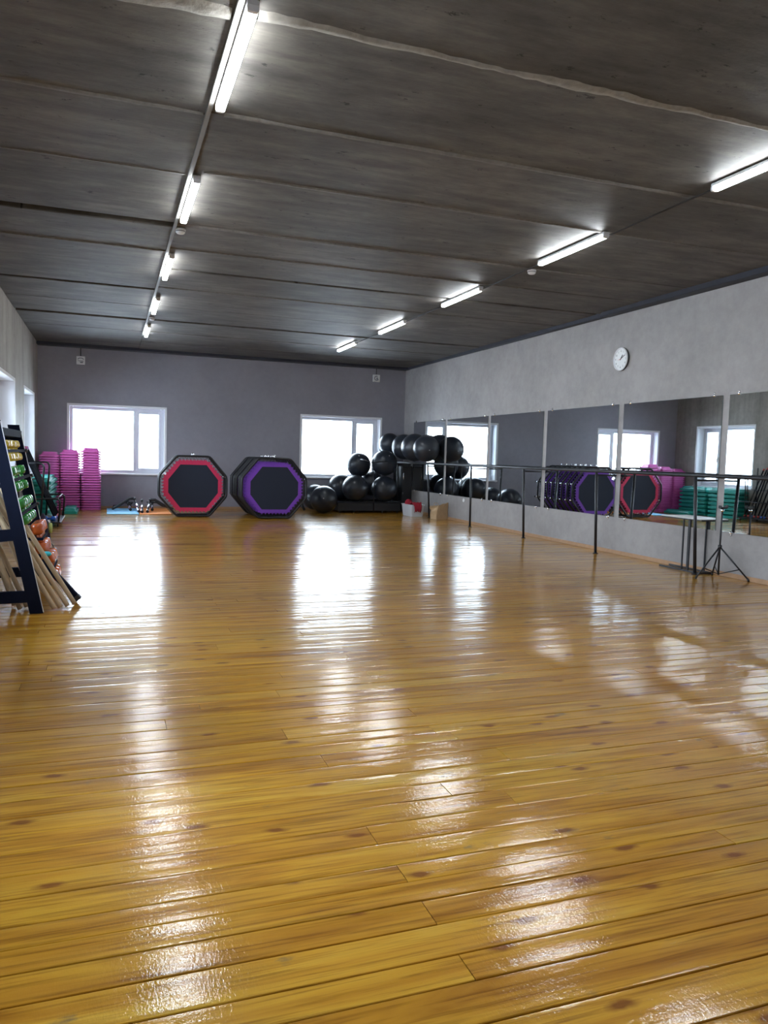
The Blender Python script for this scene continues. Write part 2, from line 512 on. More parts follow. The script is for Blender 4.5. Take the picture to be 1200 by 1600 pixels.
def plank_geo(mb, x0, x1, y0, y1, rnd, store, tilt, cup):
    """one board: slightly cupped top, small chamfers, ends cut square"""
    g = 0.0030 + 0.0022*((rnd*7.3) % 1)
    xa, xb = x0+0.0012, x1-0.0012
    ya, yb = y0+g*0.5, y1-g*0.5
    w = yb-ya; c = 0.0016
    ys = [ya+c, ya+0.006, ya+0.014, ya+w*0.30, ya+w*0.5, ya+w*0.70, yb-0.014, yb-0.006, yb-c]
    roll = (0.00050, 0.00016, 0.00002, 0, 0, 0, 0.00002, 0.00016, 0.00050)
    zs = []
    for y, e_ in zip(ys, roll):
        t = (y-(ya+yb)/2)/(w/2)
        zs.append(cup*t*t + tilt*t*w/2 - e_)
    n0 = len(mb.v)
    vs = []; fs = []
    for x in (xa, xb):
        for y, z in zip(ys, zs): vs.append((x, y, z))
    for i in range(8): fs.append((i, 9+i, 10+i, i+1)[::-1])
    mb.add(vs, fs, True)
    vs = [(xa, ya, zs[0]-0.0022), (xb, ya, zs[0]-0.0022), (xb, ys[0], zs[0]), (xa, ys[0], zs[0]),
          (xa, ys[-1], zs[-1]), (xb, ys[-1], zs[-1]), (xb, yb, zs[-1]-0.0022), (xa, yb, zs[-1]-0.0022),
          (xa, ya, -0.021), (xb, ya, -0.021), (xb, yb, -0.021), (xa, yb, -0.021)]
    fs = [(0,1,2,3), (4,5,6,7), (8,9,1,0), (7,6,10,11), (8,0,3,4,7,11), (1,9,10,6,5,2)]
    mb.add(vs, fs, False)
    store += [rnd]*(len(mb.v)-n0)

rows = [1.20, 1.35, 1.50, 1.64, 1.745, 1.88, 2.00, 2.105, 2.21, 2.35]
rr = random.Random(11)
while rows[-1] < YB: rows.append(rows[-1]+rr.choice((0.098, 0.105, 0.12, 0.13, 0.14)))
rows[-1] = YB
low = [1.20]
while low[-1] > YF: low.append(low[-1]-rr.choice((0.10, 0.12, 0.135)))
low[-1] = YF
patterns = [(0.87, 3.87), (1.47, 4.47), (-0.45, 2.68, 5.6), (0.25, 3.2, 6.1), (2.05, 5.05), (-0.9, 1.9, 4.9)]
boards = []
for i in range(len(rows)-1):
    ym = (rows[i]+rows[i+1])/2
    if 1.64 < ym < 1.745 or 1.88 < ym < 2.0 or 2.105 < ym < 2.21: pat = patterns[0]
    elif 1.2 < ym < 2.4: pat = patterns[2 + i % 4]
    else:
        pat = patterns[rr.choice((0, 1, 2, 3, 4, 5, 0, 1))]
        if i % 2: pat = tuple(p+rr.uniform(-0.25, 0.25) for p in pat)
    xs = [XL] + [p for p in pat if XL+0.3 < p < XR-0.3] + [XR]
    for a, b in zip(xs, xs[1:]): boards.append((a, b, rows[i], rows[i+1], rr.random()))
def board_shape():
    return rr.gauss(0, 0.0075), max(0.0001, rr.gauss(0.00075, 0.00035))*rr.choice((1, 1, 1, -0.6))
def finish_planks(mb, store, name):
    o = mb.build(name, M['floor'], fl)
    at_ = o.data.attributes.new('rnd', 'FLOAT', 'POINT')
    at_.data.foreach_set('value', store)
    return o
for k, (a, b, c, d, rnd) in enumerate(boards[:300]):
    mb = MB(); st = []
    plank_geo(mb, a, b, c, d, rnd, st, *board_shape())
    finish_planks(mb, st, 'plank')
mb = MB(); st = []
for a, b, c, d, rnd in boards[300:]: plank_geo(mb, a, b, c, d, rnd, st, *board_shape())
tag(finish_planks(mb, st, 'far_planks'), kind='stuff')
mb = MB(); st = []
for i in range(len(low)-1):
    xs = [XL, 0.6+(i % 3)*0.7, 3.6+(i % 3)*0.7, XR]
    for a, b in zip(xs, xs[1:]): plank_geo(mb, a, b, low[i+1], low[i], rr.random(), st, *board_shape())
tag(finish_planks(mb, st, 'near_planks'), kind='stuff')

# ---- walls with real openings
def wall_with_openings(name, fixed_axis, inner, outer, u0, u1, z0, z1, openings, mat, label):
    mb = MB()
    def blk(ua, ub, za, zb):
        if ub-ua < 1e-4 or zb-za < 1e-4: return
        lo, hi = min(inner, outer), max(inner, outer)
        if fixed_axis == 'y': mb.box(ua, ub, lo, hi, za, zb)
        else: mb.box(lo, hi, ua, ub, za, zb)
    u = u0
    for a, b, c, d in sorted(openings):
        blk(u, a, z0, z1); blk(a, b, z0, c); blk(a, b, d, z1); u = b
    blk(u, u1, z0, z1)
    return tag(mb.build(name, mat), label, None, None, 'structure')
TW = 0.38
wall_with_openings('wall_back', 'y', YB, YB+TW, XL-TW, XR+TW, -0.1, ZC+0.2, BACK_WIN, M['wall_back'], 'slate grey painted wall with two windows')
wall_with_openings('wall_left', 'x', XL, XL-TW, YF, YB, -0.1, ZC+0.2, LEFT_WIN, M['wall_left'], 'streaked grey plaster wall with windows')
wall_with_openings('wall_right', 'x', XR, XR+TW, YF, YB, -0.1, ZC+0.2, [], M['wall'], 'grey decorative plaster wall carrying the mirrors')
wall_with_openings('wall_front', 'y', YF, YF-0.2, XL-TW, XR+TW, -0.1, ZC+0.2, [], M['wall'], 'grey plaster wall behind the viewer')

# ---- ceiling: slabs with open joints, ragged mortar ridges
cl = MB().box(XL-TW, XR+TW, YF-0.2, YB+TW, ZC+0.10, ZC+0.20).build('ceiling', M['gap'])
tag(cl, 'dark painted concrete slab ceiling', None, None, 'structure')
seam_l = [-3.0, -1.9, -0.7, 0.5, 1.7, 2.9, 4.10, 5.30, 6.47, 7.97, 9.00, 9.95, 11.20, 12.50, 13.82, 15.20, 16.60, YB]
seam_r = [-3.0, -1.9, -0.7, 0.5, 1.7, 2.9, 4.04, 5.27, 6.38, 7.92, 8.85, 9.86, 11.00, 12.45, 13.78, 15.15, 16.55, YB]
wide_l = {7.97: 0.17, 13.82: 0.20, 11.20: 0.09}
wide_r = {9.86: 0.11, 13.78: 0.15, 11.00: 0.03}
XM = 0.60
for seams, wide, xa, xb in ((seam_l, wide_l, XL-0.02, XM), (seam_r, wide_r, XM+0.004, XR+0.02)):
    for a, b in zip(seams, seams[1:]):
        ga, gb = wide.get(a, 0.006)/2, wide.get(b, 0.006)/2
        zo = ZC + rr.uniform(0.0, 0.012)
        MB().cbox(xa, xb, a+ga, b-gb, zo, ZC+0.11, 0.008).build('slab', M['ceiling'], cl)
def mortar_ridge(y, xa, xb, w, h, seed):
    r = random.Random(seed); n = int((xb-xa)/0.07)
    cen = 0; vs = []; fs = []
    wa = wb = w/2
    for i in range(n+1):
        x = xa+(xb-xa)*i/n
        wa = min(max(wa+r.uniform(-1, 1)*w*0.16, w*0.12), w*0.75)
        wb = min(max(wb+r.uniform(-1, 1)*w*0.16, w*0.12), w*0.75)
        hh = h*r.uniform(0.6, 1.1)
        zt = ZC+0.014
        vs += [(x, y-wa, zt), (x, y-wa*0.5, ZC-hh), (x, y+wb*0.5, ZC-hh*0.9), (x, y+wb, zt)]
    for i in range(n):
        for j in range(3):
            fs.append((4*i+j, 4*i+j+1, 4*i+5+j, 4*i+4+j))
    MB().add(vs, fs, True).build('mortar_ridge', M['mortar'] if w > 0.08 else M['mortar_grey'], cl)
for k, (y, xa, xb, w, h) in enumerate([
        (4.10, XL, XM-0.03, 0.14, 0.014), (4.04, XM+0.1, XR-0.2, 0.11, 0.014), (5.30, XL, XM-0.03, 0.05, 0.008), (5.27, XM+0.1, XR-0.3, 0.045, 0.007),
        (6.47, XL, XM-0.03, 0.035, 0.007), (6.38, XM+0.1, XR-0.3, 0.04, 0.007), (7.92, XM+0.1, 5.5, 0.035, 0.006), (8.85, XM+0.1, 5.0, 0.03, 0.005),
        (9.00, XL, XM-0.03, 0.03, 0.005), (11.00, XM+0.1, 5.2, 0.03, 0.005), (2.9, XL, XM-.03, 0.05, 0.008), (2.9, XM+0.1, XR-0.3, 0.05, 0.008)]):
    mortar_ridge(y, xa, xb, w, h, 100+k)
tag(MB().cbox(XR-0.16, XR, YF, 9.70, ZC-0.055, ZC+0.02, 0.006).build('trim_1', M['trim_paint']), 'dark strip of ceiling edge above the mirror wall', None, None, 'structure')
tag(MB().cbox(XR-0.10, XR, 9.70, 13.77, ZC-0.05, ZC+0.02, 0.006).build('trim_2', M['trim_paint']), 'dark narrower strip of ceiling edge further along', None, None, 'structure')
tag(MB().cbox(XR-0.06, XR, 13.77, YB-0.28, ZC-0.045, ZC+0.02, 0.006).build('trim_4', M['trim_paint']), 'thin dark strip of ceiling edge near back corner', None, None, 'structure')
tag(MB().cbox(XL, XR, YB-0.28, YB, ZC-0.05, ZC+0.02, 0.006).build('trim_3', M['trim_paint']), 'dark beam edge along the back wall', None, None, 'structure')

# ---- skirting
tag(MB().box(XR-0.016, XR, YF, YB, 0.002, 0.055).build('baseboard_right', M['skirting']), 'narrow wooden skirting under the mirror wall', None, None, 'structure')
tag(MB().box(XL, XR, YB-0.014, YB, 0.002, 0.05).build('baseboard_back', M['skirting']), 'narrow wooden skirting along back wall', None, None, 'structure')

# ---- windows
def window(idx, label, w, h, place, split, handle_side=1):
    """built in local u (along wall), d (outwards), z; place maps to world"""
    root = bpy.data.objects.new('window_%d' % idx, None); COL.objects.link(root)
    tag(root, label, None, None, 'structure')
    root.matrix_world = place
    t = 0.035
    # lining of the opening
    rv = MB()
    rv.box(0, 0.012, 0.0, 0.26, 0, h); rv.box(w-0.012, w, 0.0, 0.26, 0, h); rv.box(0, w, 0.0, 0.26, h-0.012, h)
    rv.build('reveal', M['reveal'], root)
    # white corner trim on the wall face
    tr = MB()
    tr.box(-t, 0.004, -0.008, 0.0, -t, h+t); tr.box(w-0.004, w+t, -0.008, 0.0, -t, h+t)
    tr.box(0, w, -0.008, 0.0, h-0.004, h+t)
    tr.build('window_trim', M['white'], root)
    MB().cbox(-0.045, w+0.045, -0.05, 0.24, -0.025, 0.012, 0.006).build('window_sill', M['white'], root)
    f = 0.065; d0, d1 = 0.225, 0.295
    fr = MB()
    fr.cbox(0.012, 0.012+f, d0, d1, 0.012, h-0.012, 0.006); fr.cbox(w-0.012-f, w-0.012, d0, d1, 0.012, h-0.012, 0.006)
    fr.cbox(0.012+f, w-0.012-f, d0, d1, 0.012, 0.012+f, 0.006); fr.cbox(0.012+f, w-0.012-f, d0, d1, h-0.012-f, h-0.012, 0.006)
    s_ = split*w
    fr.cbox(s_-0.035, s_+0.035, d0, d1, 0.012+f, h-0.012-f, 0.006)
    fr.build('window_frame', M['upvc'], root)
    # opening sash on the narrow side
    a, b = (s_+0.035, w-0.012-f) if split > 0.5 else (0.012+f, s_-0.035)
    sa = MB(); q = 0.05; z0, z1 = 0.012+f, h-0.012-f; e0 = d0-0.012
    sa.cbox(a, a+q, e0, d1-0.01, z0, z1, 0.005); sa.cbox(b-q, b, e0, d1-0.01, z0, z1, 0.005)
    sa.cbox(a+q, b-q, e0, d1-0.01, z0, z0+q, 0.005); sa.cbox(a+q, b-q, e0, d1-0.01, z1-q, z1, 0.005)
    sash = sa.build('sash', M['upvc'], root)
    hx = a+0.025 if split > 0.5 else b-0.025
    hd = MB(); hd.cbox(hx-0.012, hx+0.012, e0-0.014, e0, h*0.46, h*0.46+0.06, 0.004); hd.cbox(hx-0.009, hx+0.009, e0-0.035, e0-0.014, h*0.46-0.08, h*0.46+0.035, 0.004)
    hd.build('handle', M['white'], sash)
    MB().box(a+q-0.004, b-q+0.004, 0.255, 0.262, z0+q-0.004, z1-q+0.004).build('pane', M['glass'], sash)
    a2, b2 = (0.012+f, s_-0.035) if split > 0.5 else (s_+0.035, w-0.012-f)
    MB().box(a2-0.004, b2+0.004, 0.258, 0.265, z0-0.004, z1+0.004).build('pane', M['glass'], root)
    return root
for i, (a, b, c, d) in enumerate(BACK_WIN):
    pl = Matrix(((1,0,0,a),(0,1,0,YB),(0,0,1,c),(0,0,0,1)))
    window(i+1, ['bright white window behind the pink steps', 'bright white window behind the black balls'][i], b-a, d-c, pl, 0.685)
LEFT_NAMES = ['white side window closest to the back corner', 'white side window beside the dumbbell rack', 'white side window in the side wall',
              'white side window level with the viewer', 'white side window behind the viewer']
for i, (a, b, c, d) in enumerate(LEFT_WIN):
    pl = Matrix(((0,-1,0,XL),(1,0,0,a),(0,0,1,c),(0,0,0,1)))
    window(i+3, LEFT_NAMES[i], b-a, d-c, pl, 0.685)
# ground outside
gb = MB()
for x0, x1, y0, y1 in ((-90, XL-TW-0.01, -60, 140), (XL-TW-0.01, 90, YB+TW+0.01, 140)): gb.box(x0, x1, y0, y1, -1.4, -1.2)
tag(gb.build('ground', M['snow']), 'pale bright open ground outside the windows', None, None, 'structure')

# ================================================================ ceiling fittings
def lamp_proto():
    t = thing('ceiling_light', 'x', 'light')
    L = 1.2; w = 0.030
    MB().cbox(-w, w, 0.0, L, -0.026, 0.0, 0.004).build('housing', M['housing'], t)
    prof = [(-w+0.002, -0.026)] + [(-(w-0.002)*math.copysign(abs(math.cos(PI*i/8))**0.35, math.cos(PI*i/8)) if i != 4 else 0.0, -0.028-0.030*math.sin(PI*i/8)**0.35) for i in range(9)] + [(w-0.002, -0.026)]
    rings = [[(x, y, z) for x, z in prof] for y in (0.022, L-0.022)]
    MB().loft(rings, True, True, False).build('diffuser', M['tube'], t)
    for y0 in (0.0, L-0.022):
        rings = [[(x*1.04, y, z*1.02) for x, z in prof] for y in (y0, y0+0.022)]
        MB().loft(rings).build('end_cap', M['white'], t)
    return t
lp = lamp_proto()
first = True
for side, x, ys in (('window', 0.652, [3.90, 6.45, 9.04, 11.64, 14.25]), ('mirror', 4.44, [3.76, 6.34, 8.95, 11.63, 14.22])):
    for k, y in enumerate(ys):
        o = lp if first else copy_tree(lp); first = False
        o.location = (x, y, ZC-0.002)
        row = 'in the row above the red trampolines' if side == 'window' else 'in the row beside the mirror wall'
        o['label'] = 'lit white tube light, %s from the viewer %s' % (ORD[k], row)
        o['group'] = 'ceiling tube lights'
for x, y, lab in ((0.652, 1.30, 'lit white tube light over the viewer, same row as trampoline tubes'), (4.44, 1.18, 'lit white tube light over the viewer, same row as mirror tubes'),
                  (0.652, -1.28, 'lit white tube light behind the viewer, same row as trampoline tubes'), (4.44, -1.40, 'lit white tube light behind the viewer, same row as mirror tubes')):
    o = copy_tree(lp); o.location = (x, y, ZC-0.002); o['label'] = lab
tag(MB().box(0.582, 0.612, YF+0.2, 15.6, ZC-0.020, ZC-0.001).build('cable_channel', M['channel']), 'flat grey cable channel running along the row of tube lights', 'cable channel')
# black cable beside the mirror row
pts = []
for y in [-1 + 0.4*i for i in range(42)]:
    pts.append((4.44+0.035+0.012*math.sin(y*2.1), y, ZC-0.026-0.004*abs(math.sin(y*1.2))))
tag(MB().tube(pts, 0.009, 6).build('power_cable', M['cable']), 'thin black cable strung between tube lights near mirror wall', 'cable')
# smoke detectors
def detector():
    t = thing('smoke_detector', 'x', 'smoke detector')
    MB().lathe([(0, 0), (0.052, 0), (0.052, -0.014), (0.048, -0.018), (0, -0.018)], 24).build('base', M['white'], t)
    MB().lathe([(0.046, -0.018), (0.046, -0.034), (0.034, -0.046), (0, -0.050)], 24).build('cover', M['white'], t)
    MB().lathe([(0.0465, -0.022), (0.0475, -0.022), (0.0475, -0.029), (0.0465, -0.029)], 24).build('vent_slot', M['grey_symbol'], t)
    return t
dt = detector()
for k, (x, y, lab) in enumerate([
        (0.66, 8.05, 'round white smoke detector after the second tube light over the trampolines'),
        (4.58, 7.95, 'round white smoke detector beside the mirror row of tube lights'),
        (0.66, 13.50, 'small far smoke detector near the back end of trampoline tube lights'),
        (4.50, 12.98, 'small far smoke detector near the back end of mirror tube lights')]):
    o = dt if k == 0 else copy_tree(dt)
    o.location = (x, y, ZC); o['label'] = lab; o['group'] = 'smoke detectors'

# ================================================================ back wall boxes
def wall_unit(x, z, sym, lab):
    t = thing('wall_signal_box', lab, 'signal box', (x, YB, z), (0, 0, 0), 'signal boxes on the back wall')
    s_ = 0.088
    MB().cbox(-s_, s_, -0.045, 0.0, -s_, s_, 0.008).build('housing', M['white'], t)
    q = MB(); r0 = 0.050
    if sym == 0:
        for a0 in (0, 1, 2, 3): q.box(-0.055+0.03*a0, -0.04+0.03*a0, -0.048, -0.044, -0.02-0.008*a0, 0.0)
        q.tube([(0.055*math.cos(a), -0.045, 0.018+0.030*math.sin(a)) for a in [PI*i/10 for i in range(11)]], 0.008, 6)
        q.box(-0.012, 0.045, -0.048, -0.044, -0.058, -0.034)
    else:
        q.tube([(r0*math.cos(a), -0.045, r0*math.sin(a)) for a in [PI*(0.35+i*0.135) for i in range(12)]], 0.010, 6)
        q.box(-0.004, 0.030, -0.048, -0.044, -0.030, 0.020)
    q.build('symbol', M['grey_symbol'], t)
    MB().tube([(0.0, -0.012, s_), (0.0, -0.012, ZC-0.05-z)], 0.009, 6).build('cable', M['cable'], t)
wall_unit(-0.58, 3.19, 0, 'white square signal box above the window with pink steps')
wall_unit(6.15, 3.22, 1, 'white square signal box above the window with black balls')

# ================================================================ mirror wall
mir_y = [(15.45, 17.29), (13.43, 15.34), (11.40, 13.32), (9.37, 11.28), (7.37, 9.25), (5.36, 7.26)]
mir_lab = ['mirror panel in the back corner beside the black balls', 'second mirror panel from the back corner, above brown paper bag',
           'third mirror panel from the back corner, plain wall reflected', 'fourth mirror panel from back corner, reflecting purple trampolines',
           'mirror panel below the clock reflecting red trampoline and pink steps', 'mirror panel behind the tripod at the picture edge']
Z0, Z1 = 0.533, 2.158
for (a, b), lab in zip(mir_y, mir_lab):
    t = thing('wall_mirror', 'large rectangular ' + lab, 'mirror', (XR, a, Z0), group='mirror panels on the wall')
    w, h = b-a, Z1-Z0
    MB().box(-0.010, -0.004, 0, w, 0, h).build('backing', M['mirror_edge'], t)
    MB().add([(-0.0105, 0.001, 0.001), (-0.0105, w-0.001, 0.001), (-0.0105, w-0.001, h-0.001), (-0.0105, 0.001, h-0.001)], [(0, 3, 2, 1)]).build('mirror_glass', M['mirror'], t)
    for yy in (0.14, w-0.14):
        for zz, sg in ((h, 1), (0, -1)):
            c = MB()
            c.lathe([(0, -0.016), (0.020, -0.016), (0.021, -0.004), (0.012, 0.012), (0, 0.014)], 14, align((-0.012, yy, zz+sg*0.006), (-1, 0, 0)))
            c.lathe([(0, -0.012), (0.011, -0.012), (0.011, 0.004), (0, 0.005)], 10, align((-0.010, yy, zz+sg*0.030), (-1, 0, 0)))
            c.build('clip', M['chrome'], t)

# ballet barre
t = thing('ballet_barre', 'long black metal ballet barre on posts along the mirror wall', 'barre', (0, 0, 0))
RX, RZ = 6.585, 1.19
MB().tube([(RX, 17.46, RZ), (RX, 4.6, RZ+0.004)], 0.024, 12).build('rail', M['black_metal'], t)
for y, xf in ((17.44, 6.60), (15.58, 6.66), (13.42, 6.60), (11.42, 6.63), (9.36, 6.63), (7.38, 6.655), (5.40, 6.64)):
    MB().tube([(xf, y, 0.004), (RX, y, RZ-0.015)], 0.020, 10).build('post', M['black_metal'], t)
    MB().lathe([(0, 0.002), (0.040, 0.002), (0.040, 0.009), (0.026, 0.011), (0.024, 0.016), (0, 0.016)], 18, Matrix.Translation((xf, y, 0))).build('foot_plate', M['black_metal'], t)
    MB().tube([(RX+0.005, y, RZ-0.055), (XR-0.006, y, RZ-0.055)], 0.013, 8).build('wall_bracket', M['black_metal'], t)

# clock
t = thing('wall_clock', 'round white wall clock above the mirrors', 'clock', (XR, 9.355, 2.80))
A = align((0, 0, 0), (-1, 0, 0))
def clockpt(r, ang, d):      # ang clockwise from 12 seen from the room; seen from there, right is -y
    return Vector((-d, -r*math.sin(ang), r*math.cos(ang)))
R_ = 0.165
MB().lathe([(0, 0), (R_*0.97, 0), (R_, 0.006), (R_, 0.030)], 40, A).build('case', M['black_plastic'], t)
MB().lathe([(R_, 0.030), (R_*1.0, 0.038), (R_*0.95, 0.044), (R_*0.88, 0.040), (R_*0.87, 0.030)], 40, A).build('rim', M['clock_rim'], t)
MB().lathe([(0, 0.030), (R_*0.88, 0.030)], 40, A).build('face', M['clock_face'], t)
for hnum in range(1, 13):
    cu = bpy.data.curves.new('numeral', 'FONT'); cu.body = str(hnum); cu.size = 0.040; cu.align_x = 'CENTER'; cu.align_y = 'CENTER'
    tmp = bpy.data.objects.new('numeral_text', cu); COL.objects.link(tmp)
    dg = bpy.context.evaluated_depsgraph_get()
    me = bpy.data.meshes.new_from_object(tmp.evaluated_get(dg))
    bpy.data.objects.remove(tmp); me.materials.clear(); me.materials.append(M['clock_ink'])
    o = bpy.data.objects.new('numeral', me); COL.objects.link(o); o.parent = t
    p = clockpt(R_*0.70, hnum*PI/6, 0.0312)
    o.matrix_local = Matrix(((0, 0, -1, p.x), (-1, 0, 0, p.y), (0, 1, 0, p.z), (0, 0, 0, 1)))
def hand(name, ang, ln, back, w, d, mat):
    MB().tube([clockpt(-back, ang, d), clockpt(ln, ang, d)], w, 6).build(name, mat, t)
hand('hour_hand', math.radians(38), 0.070, 0.015, 0.006, 0.033, M['clock_ink'])
hand('minute_hand', math.radians(62), 0.105, 0.02, 0.004, 0.035, M['clock_ink'])
hand('second_hand', math.radians(262), 0.060, 0.02, 0.0018, 0.037, M['red_cap'])
# round socket below the mirrors
t = thing('wall_socket', 'small round white wall socket below the mirrors', 'socket', (XR, 14.4, 0.46))
MB().lathe([(0, 0), (0.042, 0), (0.042, 0.010), (0.036, 0.016), (0.026, 0.016), (0.022, 0.006), (0, 0.006)], 24, A).build('cover', M['white'], t)
MB().box(-0.0075, -0.006, -0.010, -0.006, -0.003, 0.003).box(-0.0075, -0.006, 0.006, 0.010, -0.003, 0.003).build('contacts', M['black_plastic'], t)

# ================================================================ trampolines
def octo(hw, hh, flat, side, zc=0.615):
    return [(-flat, zc-hh), (flat, zc-hh), (hw, zc-side), (hw, zc+side), (flat, zc+hh), (-flat, zc+hh), (-hw, zc+side), (-hw, zc-side)]
XZ = Matrix(((1,0,0,0),(0,0,1,0),(0,1,0,0),(0,0,0,1)))       # (x,z,depth) -> (x,depth,z)
def subdiv(poly, spacing):
    out = []
    for i in range(len(poly)):
        a, b = Vector(poly[i]), Vector(poly[(i+1) % len(poly)])
        n = max(1, round((b-a).length/spacing))
        for k in range(n): out.append((a+(b-a)*k/n, (b-a).normalized()))
    return out
def trampoline(band_mat):
    t = thing('trampoline', 'x', 'trampoline')
    fo = octo(0.652, 0.592, 0.318, 0.195)
    pts = []
    for i in range(8):                                        # rounded corners
        p0, p, p1 = Vector(fo[i-1]), Vector(fo[i]), Vector(fo[(i+1) % 8])
        a = p+(p0-p).normalized()*0.05; b = p+(p1-p).normalized()*0.05
        for q in (a, a.lerp(p, 0.55).lerp(p.lerp(b, 0.45), 0.5), b): pts.append((q.x, 0, q.y))
    MB().tube(pts, 0.021, 8, closed=True).build('frame', M['black_metal'], t)
    mo = octo(0.482, 0.425, 0.252, 0.130); bo = octo(0.548, 0.488, 0.280, 0.160)
    MB().prism(mo, -0.004, 0.004, XZ).build('jumping_mat', M['mat_navy'], t)
    bd = MB().ring(bo, mo, -0.007, 0.007, XZ)
    teeth = subdiv(bo, 0.066)
    tips = []
    for p, d in teeth:
        n = Vector((d.y, -d.x))
        c = p+d*0.036; tip = c+n*0.042; tips.append((c, n))
        a, b = p+d*0.014, p+d*0.058
        bd.prism([(a.x, a.y), (b.x, b.y), (tip.x, tip.y)], -0.006, 0.006, XZ)
    bd.build('band', band_mat, t)
    zig = []
    for i, (c, n) in enumerate(tips):
        q = c+n*0.036; zig.append((q.x, -0.004, q.y))
        c2, n2 = tips[(i+1) % len(tips)]
        q2 = (c+c2)/2+((n+n2)/2).normalized()*0.100; zig.append((q2.x, 0.004 if i % 2 else -0.012, q2.y))
    MB().tube(zig, 0.0048, 4, closed=True, smooth=False).build('bungee_cord', M['black_plastic'], t)
    for i, (x, z) in enumerate(fo):
        if i in (0, 1, 4, 5, 2, 7, 3, 6):
            p = Vector((x, 0, z)); c = Vector((x*0.97, 0, 0.615+(z-0.615)*0.96))
            lg = MB().tube([(c.x, 0.012, c.z), (c.x, 0.150, c.z)], 0.016, 8).build('leg', M['chrome'] if i in (2, 3, 6, 7) else M['black_metal'], t)
            MB().tube([(c.x, 0.148, c.z), (c.x, 0.172, c.z)], 0.020, 8).build('rubber_foot', M['black_plastic'], lg)
    sk = MB(); sk.tube([(0.0, 0.02, 1.205), (0.0, 0.02, 1.275)], 0.011, 8); sk.tube([(-0.022, 0.02, 1.252), (0.022, 0.02, 1.252)], 0.008, 6)
    sk.build('handle_socket', M['chrome'], t)
    return t
tr = trampoline(M['red_band'])
for k in range(3):
    o = tr if k == 0 else copy_tree(tr)
    o.location = (1.578+(0, -0.004, 0.006)[k], 15.62+0.20*k, 0.004); o['group'] = 'red trampolines stood on edge'
    o['label'] = ['frontmost red-banded black octagonal trampoline, its full mat showing', 'middle red-banded trampoline in the stack of three', 'rearmost red-banded trampoline, next to the back wall'][k]
tp = trampoline(M['purple_band'])
for k in range(8):
    o = tp if k == 0 else copy_tree(tp)
    o.location = (3.125+0.006*((k*7) % 3-1), 15.20+0.215*k, 0.004); o['group'] = 'purple trampolines stood on edge'
    o['label'] = 'frontmost purple-banded black octagonal trampoline, its full mat showing' if k == 0 else 'purple-banded octagonal trampoline, %s from the front of its stack' % ORD[k]

# ================================================================ aerobic steps
def rrect(hx, hy, c, z):
    out = []
    for sx, sy, a0 in ((1, -1, -PI/2), (1, 1, 0), (-1, 1, PI/2), (-1, -1, PI)):
        for k in range(3):
            a = a0+k*PI/4
            out.append((sx*(hx-c)+c*math.cos(a), sy*(hy-c)+c*math.sin(a), z))
    return out
def step_proto(name, hx, hy, lip, top_in, h, mat, top_mat):
    t = thing(name, 'x', 'aerobic step')
    b = MB(); c = 0.035
    b.loft([rrect(hx-0.014, hy-0.014, c, 0.0), rrect(hx, hy, c, 0.002), rrect(hx, hy, c, lip-0.003), rrect(hx-0.004, hy-0.004, c, lip),
            rrect(hx-0.046, hy-0.046, c, lip+0.001), rrect(hx-top_in, hy-top_in, c, h)], False, False)
    b.loft([rrect(hx-0.014, hy-0.014, c, 0.0), rrect(hx-0.022, hy-0.022, c, lip*0.6), rrect(hx-top_in-0.004, hy-top_in-0.004, c, h-0.008)][::1], False, True)
    b.build('shell', mat, t)
    MB().loft([rrect(hx-top_in, hy-top_in, c, h-0.001), rrect(hx-top_in-0.006, hy-top_in-0.006, c, h+0.004)], False, True).build('tread', top_mat, t)
    return t
pk = step_proto('aerobic_step', 0.198, 0.200, 0.032, 0.062, 0.096, M['pink'], M['pink_top'])
first = True
for sx, sy, n, nm in ((-1.175, 17.62, 22, 'the corner stack beside the side wall'), (-0.775, 17.67, 23, 'the middle stack'), (-0.362, 17.70, 24, 'the tallest stack in front of window')):
    for k in range(n):
        o = pk if first else copy_tree(pk); first = False
        o.location = (sx+rr.uniform(-0.004, 0.004), sy+rr.uniform(-0.004, 0.004), 0.002+0.0530*k)
        up = n-1-k
        o['label'] = 'pink plastic step, %s from the top of %s' % (ORD[up], nm) if up else 'pink plastic step on top of %s' % nm
        o['group'] = 'pink aerobic steps'
tl = step_proto('aerobic_step_platform', 0.195, 0.50, 0.062, 0.060, 0.118, M['teal'], M['teal_top'])
first = True
for sx, sy, n, nm in ((-1.20, 16.72, 7, 'the stack next to the pink steps'), (-1.19, 15.62, 7, 'the stack behind the bar cart')):
    for k in range(n):
        o = tl if first else copy_tree(tl); first = False
        o.location = (sx+rr.uniform(-0.012, 0.012), sy+rr.uniform(-0.012, 0.012), 0.002+0.1045*k)
        up = n-1-k
        o['label'] = 'teal plastic step, %s from the top of %s' % (ORD[up], nm) if up else 'teal plastic step on top of %s' % nm
        o['group'] = 'teal aerobic steps'
o = copy_tree(tl); o.location = (-0.73, 16.82, 0.002)
o.scale = (0.72, 1.0, 0.9)
o['label'] = 'single teal step lying on the floor before the pink stacks'; o['group'] = 'teal aerobic steps'

